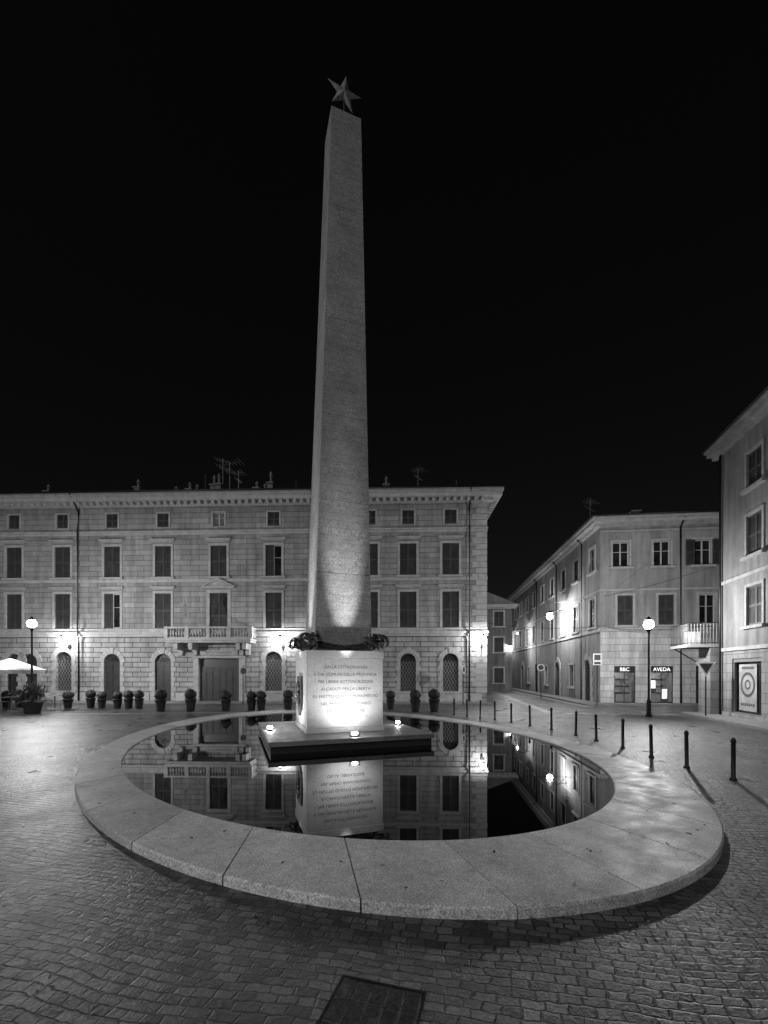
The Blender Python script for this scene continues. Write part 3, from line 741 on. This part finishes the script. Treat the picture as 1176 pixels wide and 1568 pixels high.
for a in((-.28,.28,-.28,-.266),(-.28,.28,.266,.28)): b.box(a[0],a[1],a[2],a[3],-.02,.006)
b.box(-.28,-.266,-.264,.264,-.02,.006); b.box(.266,.28,-.264,.264,-.02,.006); b.obj('iron_frame',M_dark,mg)
b=MB()
for i in range(5):
    for j in range(3):
        b.cur=random.random(); b.box(-.262+i*.105,-.262+i*.105+.098,-.262+j*.176,-.262+j*.176+.168,-.02,.004)
b.obj('cover_setts',granite('dark_setts',.045,.45,speck=40,contrast=.6,patch=.4),mg,bevel=.006)

# ------------------------------------------------------------------ bollards
bm=MB(); bm.lathe(0,0,[(.06,0),(.06,.03),(.038,.05),(.036,.7),(.045,.71),(.045,.74),(.036,.76),(.02,.79)],12); bme=bm.mesh('bollard_mesh',M_dark)
for x,y in [(6.5,7.9),(6.35,8.9),(6.3,10.0),(6.3,11.2),(6.2,12.4),(6.1,13.5),(5.84,14.8),(5.47,15.9),(5.1,17.0),(4.7,18),(4.26,18.8),(3.8,19.4),(3.3,20)]:
    o=mkobj('bollard',bme,None,(x,y,0),smooth=True); o.rotation_euler=(random.uniform(-.02,.02),random.uniform(-.02,.02),0)

# ------------------------------------------------------------------ topiary planters
lf=MB(); rr=random.Random(5)
for i in range(900):
    d=Vector((rr.gauss(0,1),rr.gauss(0,1),rr.gauss(0,1))).normalized(); r=.25*rr.uniform(.86,1.06)*(1+.06*math.sin(5*d.x+3*d.z))
    c=d*r+Vector((0,0,.76)); t=Vector((rr.gauss(0,1),rr.gauss(0,1),rr.gauss(0,1))).normalized(); s=t.cross(d).normalized(); t=(s.cross(d)+d*rr.uniform(-.3,.6)).normalized()
    lf.cur=rr.random(); L=rr.uniform(.025,.05)
    lf.add([c-t*L,c+s*L*.5,c+t*L,c-s*L*.5],[(0,1,2,3)])
lme=lf.mesh('topiary_leaves',M_leaf)
pt=MB(); pt.lathe(0,0,[(.16,0),(.17,.02),(.2,.3),(.235,.5),(.26,.52),(.26,.56),(.22,.56),(.21,.53)],16); pt.lathe(0,0,[(.02,.5),(.2,.65),(.22,.76),(.17,.9),(.02,.98)],10)
pme=pt.mesh('topiary_pot',M_pot)
def planter(px,yb,s=1.0):
    Y=1300/(yb-1030); X=(px-588)/650*Y
    g_=group('topiary_planter',(X,Y,0),random.random()*6); g_.scale=(s,s,s*random.uniform(.95,1.05))
    mkobj('pot',pme,g_,smooth=True); mkobj('foliage',lme,g_)
for px,yb,s in[(10,1083,1),(30,1083,1),(104,1085,1),(139,1084,1),(156,1084,.95),(180,1085,1),(197,1085,1),(213,1085,1),(246,1089,1.15),(292,1089,1.15),(346,1088,1.1),(385,1087,1.05),(400,1087,1.05),(441,1087,1.05),(598,1086,1),(636,1090,1.15),(665,1090,1.2)]:
    planter(px,yb,s)

# ------------------------------------------------------------------ street lamps
def street_lamp(x,y,h,pw):
    g_=group('street_lamp',(x,y,0))
    b=MB(); b.lathe(0,0,[(.13,0),(.13,.1),(.1,.14),(.09,.7),(.06,.78),(.05,.85),(.04,h-.38),(.06,h-.36),(.06,h-.32),(.1,h-.27),(.12,h-.2)],12)
    b.lathe(0,0,[(.15,h+.19),(.13,h+.24),(.08,h+.29),(.02,h+.37)],12)
    b.obj('pole_and_lantern',M_dark,g_,smooth=False); lamp('street_bulb',pw,.215,g_,(0,0,h))
street_lamp(12.1,19.4,4.2,1700)
street_lamp(-18.0,21.7,4.5,1900)
street_lamp(-17,3,4.4,1100)
street_lamp(-5.0,-5.5,4.6,600)

# ------------------------------------------------------------------ parasols & cafe furniture
def parasol(x,y,rot,s=1.0):
    g_=group('parasol',(x,y,0),rot)
    b=MB(); b.lathe(0,0,[(.25,0),(.25,.06),(.03,.08),(.025,2.75)],10)
    for a in range(8): b.tube([(0,0,2.7),(1.25*s*math.cos(a*math.pi/4),1.25*s*math.sin(a*math.pi/4),2.12)],.012,4)
    b.obj('pole_and_ribs',M_dark,g_)
    b=MB(); vs=[(0,0,2.78)]
    for a in range(8): vs.append((1.3*s*math.cos(a*math.pi/4),1.3*s*math.sin(a*math.pi/4),2.14))
    for a in range(8): vs.append((1.3*s*math.cos(a*math.pi/4),1.3*s*math.sin(a*math.pi/4),1.94))
    b.add(vs,[(0,1+a,1+(a+1)%8) for a in range(8)]+[(1+a,9+a,9+(a+1)%8,1+(a+1)%8) for a in range(8)]); b.obj('canopy',M_canvas,g_)
parasol(-19.9,22.6,.2,1.25); parasol(-23.0,23,.1,1.3)
for x,y in((-19.5,22.2),(-21.3,22.0),(-18.3,23.6)):
    g_=group('cafe_table',(x,y,0)); b=MB(); b.lathe(0,0,[(.22,0),(.2,.03),(.03,.05),(.03,.7),(.35,.71),(.35,.74)],14); b.obj('table',M_trimD,g_)
    for sg in(-1,1):
        h=group('cafe_chair',(x+.6*sg,y+.1,0),R(90)*sg); b=MB()
        for lx in(-.2,.2):
            for ly in(-.2,.2): b.tube([(lx,ly,0),(lx,ly,.45)],.014,4)
        b.box(-.22,.22,-.22,.22,.45,.48)
        for lx in(-.2,.2): b.tube([(lx,-.2,.48),(lx,-.26,.88)],.014,4)
        b.box(-.22,.22,-.27,-.24,.66,.88); b.obj('chair_frame',M_trimD,h)
pg2=group('oleander_plant',(-17.3,20.9,0))
b=MB(); b.lathe(0,0,[(.3,0),(.32,.03),(.42,.5),(.46,.52),(.46,.56),(.38,.56)],16); b.obj('pot',M_pot,pg2)
b=MB(); rr=random.Random(21)
for i in range(620):
    a=rr.uniform(0,6.28); el=rr.uniform(.0,1.45); o_=Vector((rr.gauss(0,.18),rr.gauss(0,.18),.5+rr.random()*.45))
    d=Vector((math.cos(a)*math.cos(el),math.sin(a)*math.cos(el),math.sin(el))); L=rr.uniform(.4,1.05); s=d.cross(Vector((0,0,1))).normalized()*.028
    m1=o_+d*L*.6; e1=o_+d*L+Vector((0,0,-.22*L)); b.cur=rr.random()
    st=o_+d*L*.25
    b.add([st,m1-s,e1,m1+s],[(0,1,2,3)])
b.obj('blades',M_leafL,pg2)

# ------------------------------------------------------------------ signs
def pole_sign(name,x,y,h,kind,rot=0):
    g_=group(name,(x,y,0),rot); b=MB(); b.tube([(0,0,0),(0,0,h+.35)],.03,8); b.obj('pole',M_dark,g_)
    b=MB()
    if kind=='rect': b.box(-.25,.25,-.05,-.035,h-.35,h+.35)
    elif kind=='tri': b.prism([(-.38,h+.33),(.38,h+.33),(0,h-.33)],-.05,-.035)
    else:
        b.prism([(.28*math.cos(i*math.pi/10),h+.28*math.sin(i*math.pi/10)) for i in range(20)],-.05,-.035)
    b.obj('plate',M_sign,g_)
    b=MB()
    if kind=='rect': b.box(-.18,.18,-.054,-.051,h-.05,h+.28); b.box(-.18,.18,-.054,-.051,h-.3,h-.15)
    elif kind=='tri': b.prism([(-.26,h+.26),(.26,h+.26),(0,h-.2)],-.054,-.051)
    else: b.prism([(.2*math.cos(i*math.pi/10),h+.2*math.sin(i*math.pi/10)) for i in range(20)],-.054,-.051)
    b.obj('symbol',M_signd,g_)
pole_sign('bus_stop_sign',12.85,25.6,2.8,'rect',R(-6)); pole_sign('yield_sign',14.25,18.8,2.15,'tri',R(-20)); pole_sign('traffic_sign',-8.6,25.9,2.1,'round',R(50)); pole_sign('traffic_sign',4.9,26.3,2.2,'round',R(60))
pole_sign('traffic_sign',12.2,33.0,2.4,'round',R(-20))
b=MB()
def wire(mb,a,c,sag):
    a=Vector(a);c=Vector(c); mb.tube([a+(c-a)*i/10-Vector((0,0,sag*4*(i/10)*(1-i/10))) for i in range(11)],.012,4)
wire(b,(15.2,19.6,6.9),(12.9,34,7.6),.4); wire(b,(15.2,19.6,4.2),(14.2,27.2,4.9),.2); wire(b,(14.1,27.0,5.0),(6.9,28.3,5.3),.25)
b.obj('overhead_wires',M_dark)
b=MB(); rr=random.Random(9)
for i in range(620):
    t=rr.uniform(0,6.28); k=rr.choice([1,1,1,0]); c,s=math.cos(t),math.sin(t)
    if k: q=rr.uniform(.0,1.0)**2*1.6; x=(AO+.03+q)*c; y=(BO+.03+q)*s; z=.012
    else: q=rr.uniform(.1,.9); x=(AI+(AO-AI)*q)*c; y=(BI+(BO-BI)*q)*s; z=RT+.006
    p=Matrix.Rotation(ROT,4,'Z')@Vector((x,y,0))+Vector((CX,CY,z)); a=rr.random()*6; L=rr.uniform(.012,.03); b.cur=rr.random()
    d=Vector((math.cos(a),math.sin(a),.2))*L; e=Vector((-math.sin(a),math.cos(a),-.1))*L*.6
    b.add([p-d,p+e,p+d,p-e],[(0,1,2,3)])
b.obj('fallen_leaves',M_leaf)

# ------------------------------------------------------------------ world, ambient fill
wd=bpy.data.worlds.new('World'); scene.world=wd; wd.use_nodes=True; nt=wd.node_tree
bg=nt.nodes['Background']; sky=nt.nodes.new('ShaderNodeTexSky'); sky.sky_type='NISHITA'; sky.sun_disc=False
sky.sun_elevation=R(38); sky.sun_rotation=R(205)
bwn=nt.nodes.new('ShaderNodeRGBToBW'); nt.links.new(sky.outputs[0],bwn.inputs[0]); nt.links.new(bwn.outputs[0],bg.inputs[0]); bg.inputs[1].default_value=.0014
sl=bpy.data.lights.new('ambient_fill','SUN'); sl.energy=.5; sl.angle=R(40); so=bpy.data.objects.new('ambient_fill',sl); COL.objects.link(so)  # wide soft fill, added to stand in for ambient light from the plaza lamps
so.rotation_euler=Vector((.34,.72,-.62)).to_track_quat('-Z','Y').to_euler()

# ------------------------------------------------------------------ camera
cam=bpy.data.cameras.new('camera'); co=bpy.data.objects.new('camera',cam); COL.objects.link(co); scene.camera=co
co.location=(0,0,2); co.rotation_euler=(R(90),0,0)
cam.sensor_fit='HORIZONTAL'; cam.sensor_width=36; cam.lens=36*650/1176; cam.shift_y=246/1176; cam.clip_end=1500; cam.clip_start=.05
scene.view_settings.view_transform='Standard'; scene.view_settings.look='None'; scene.view_settings.exposure=0
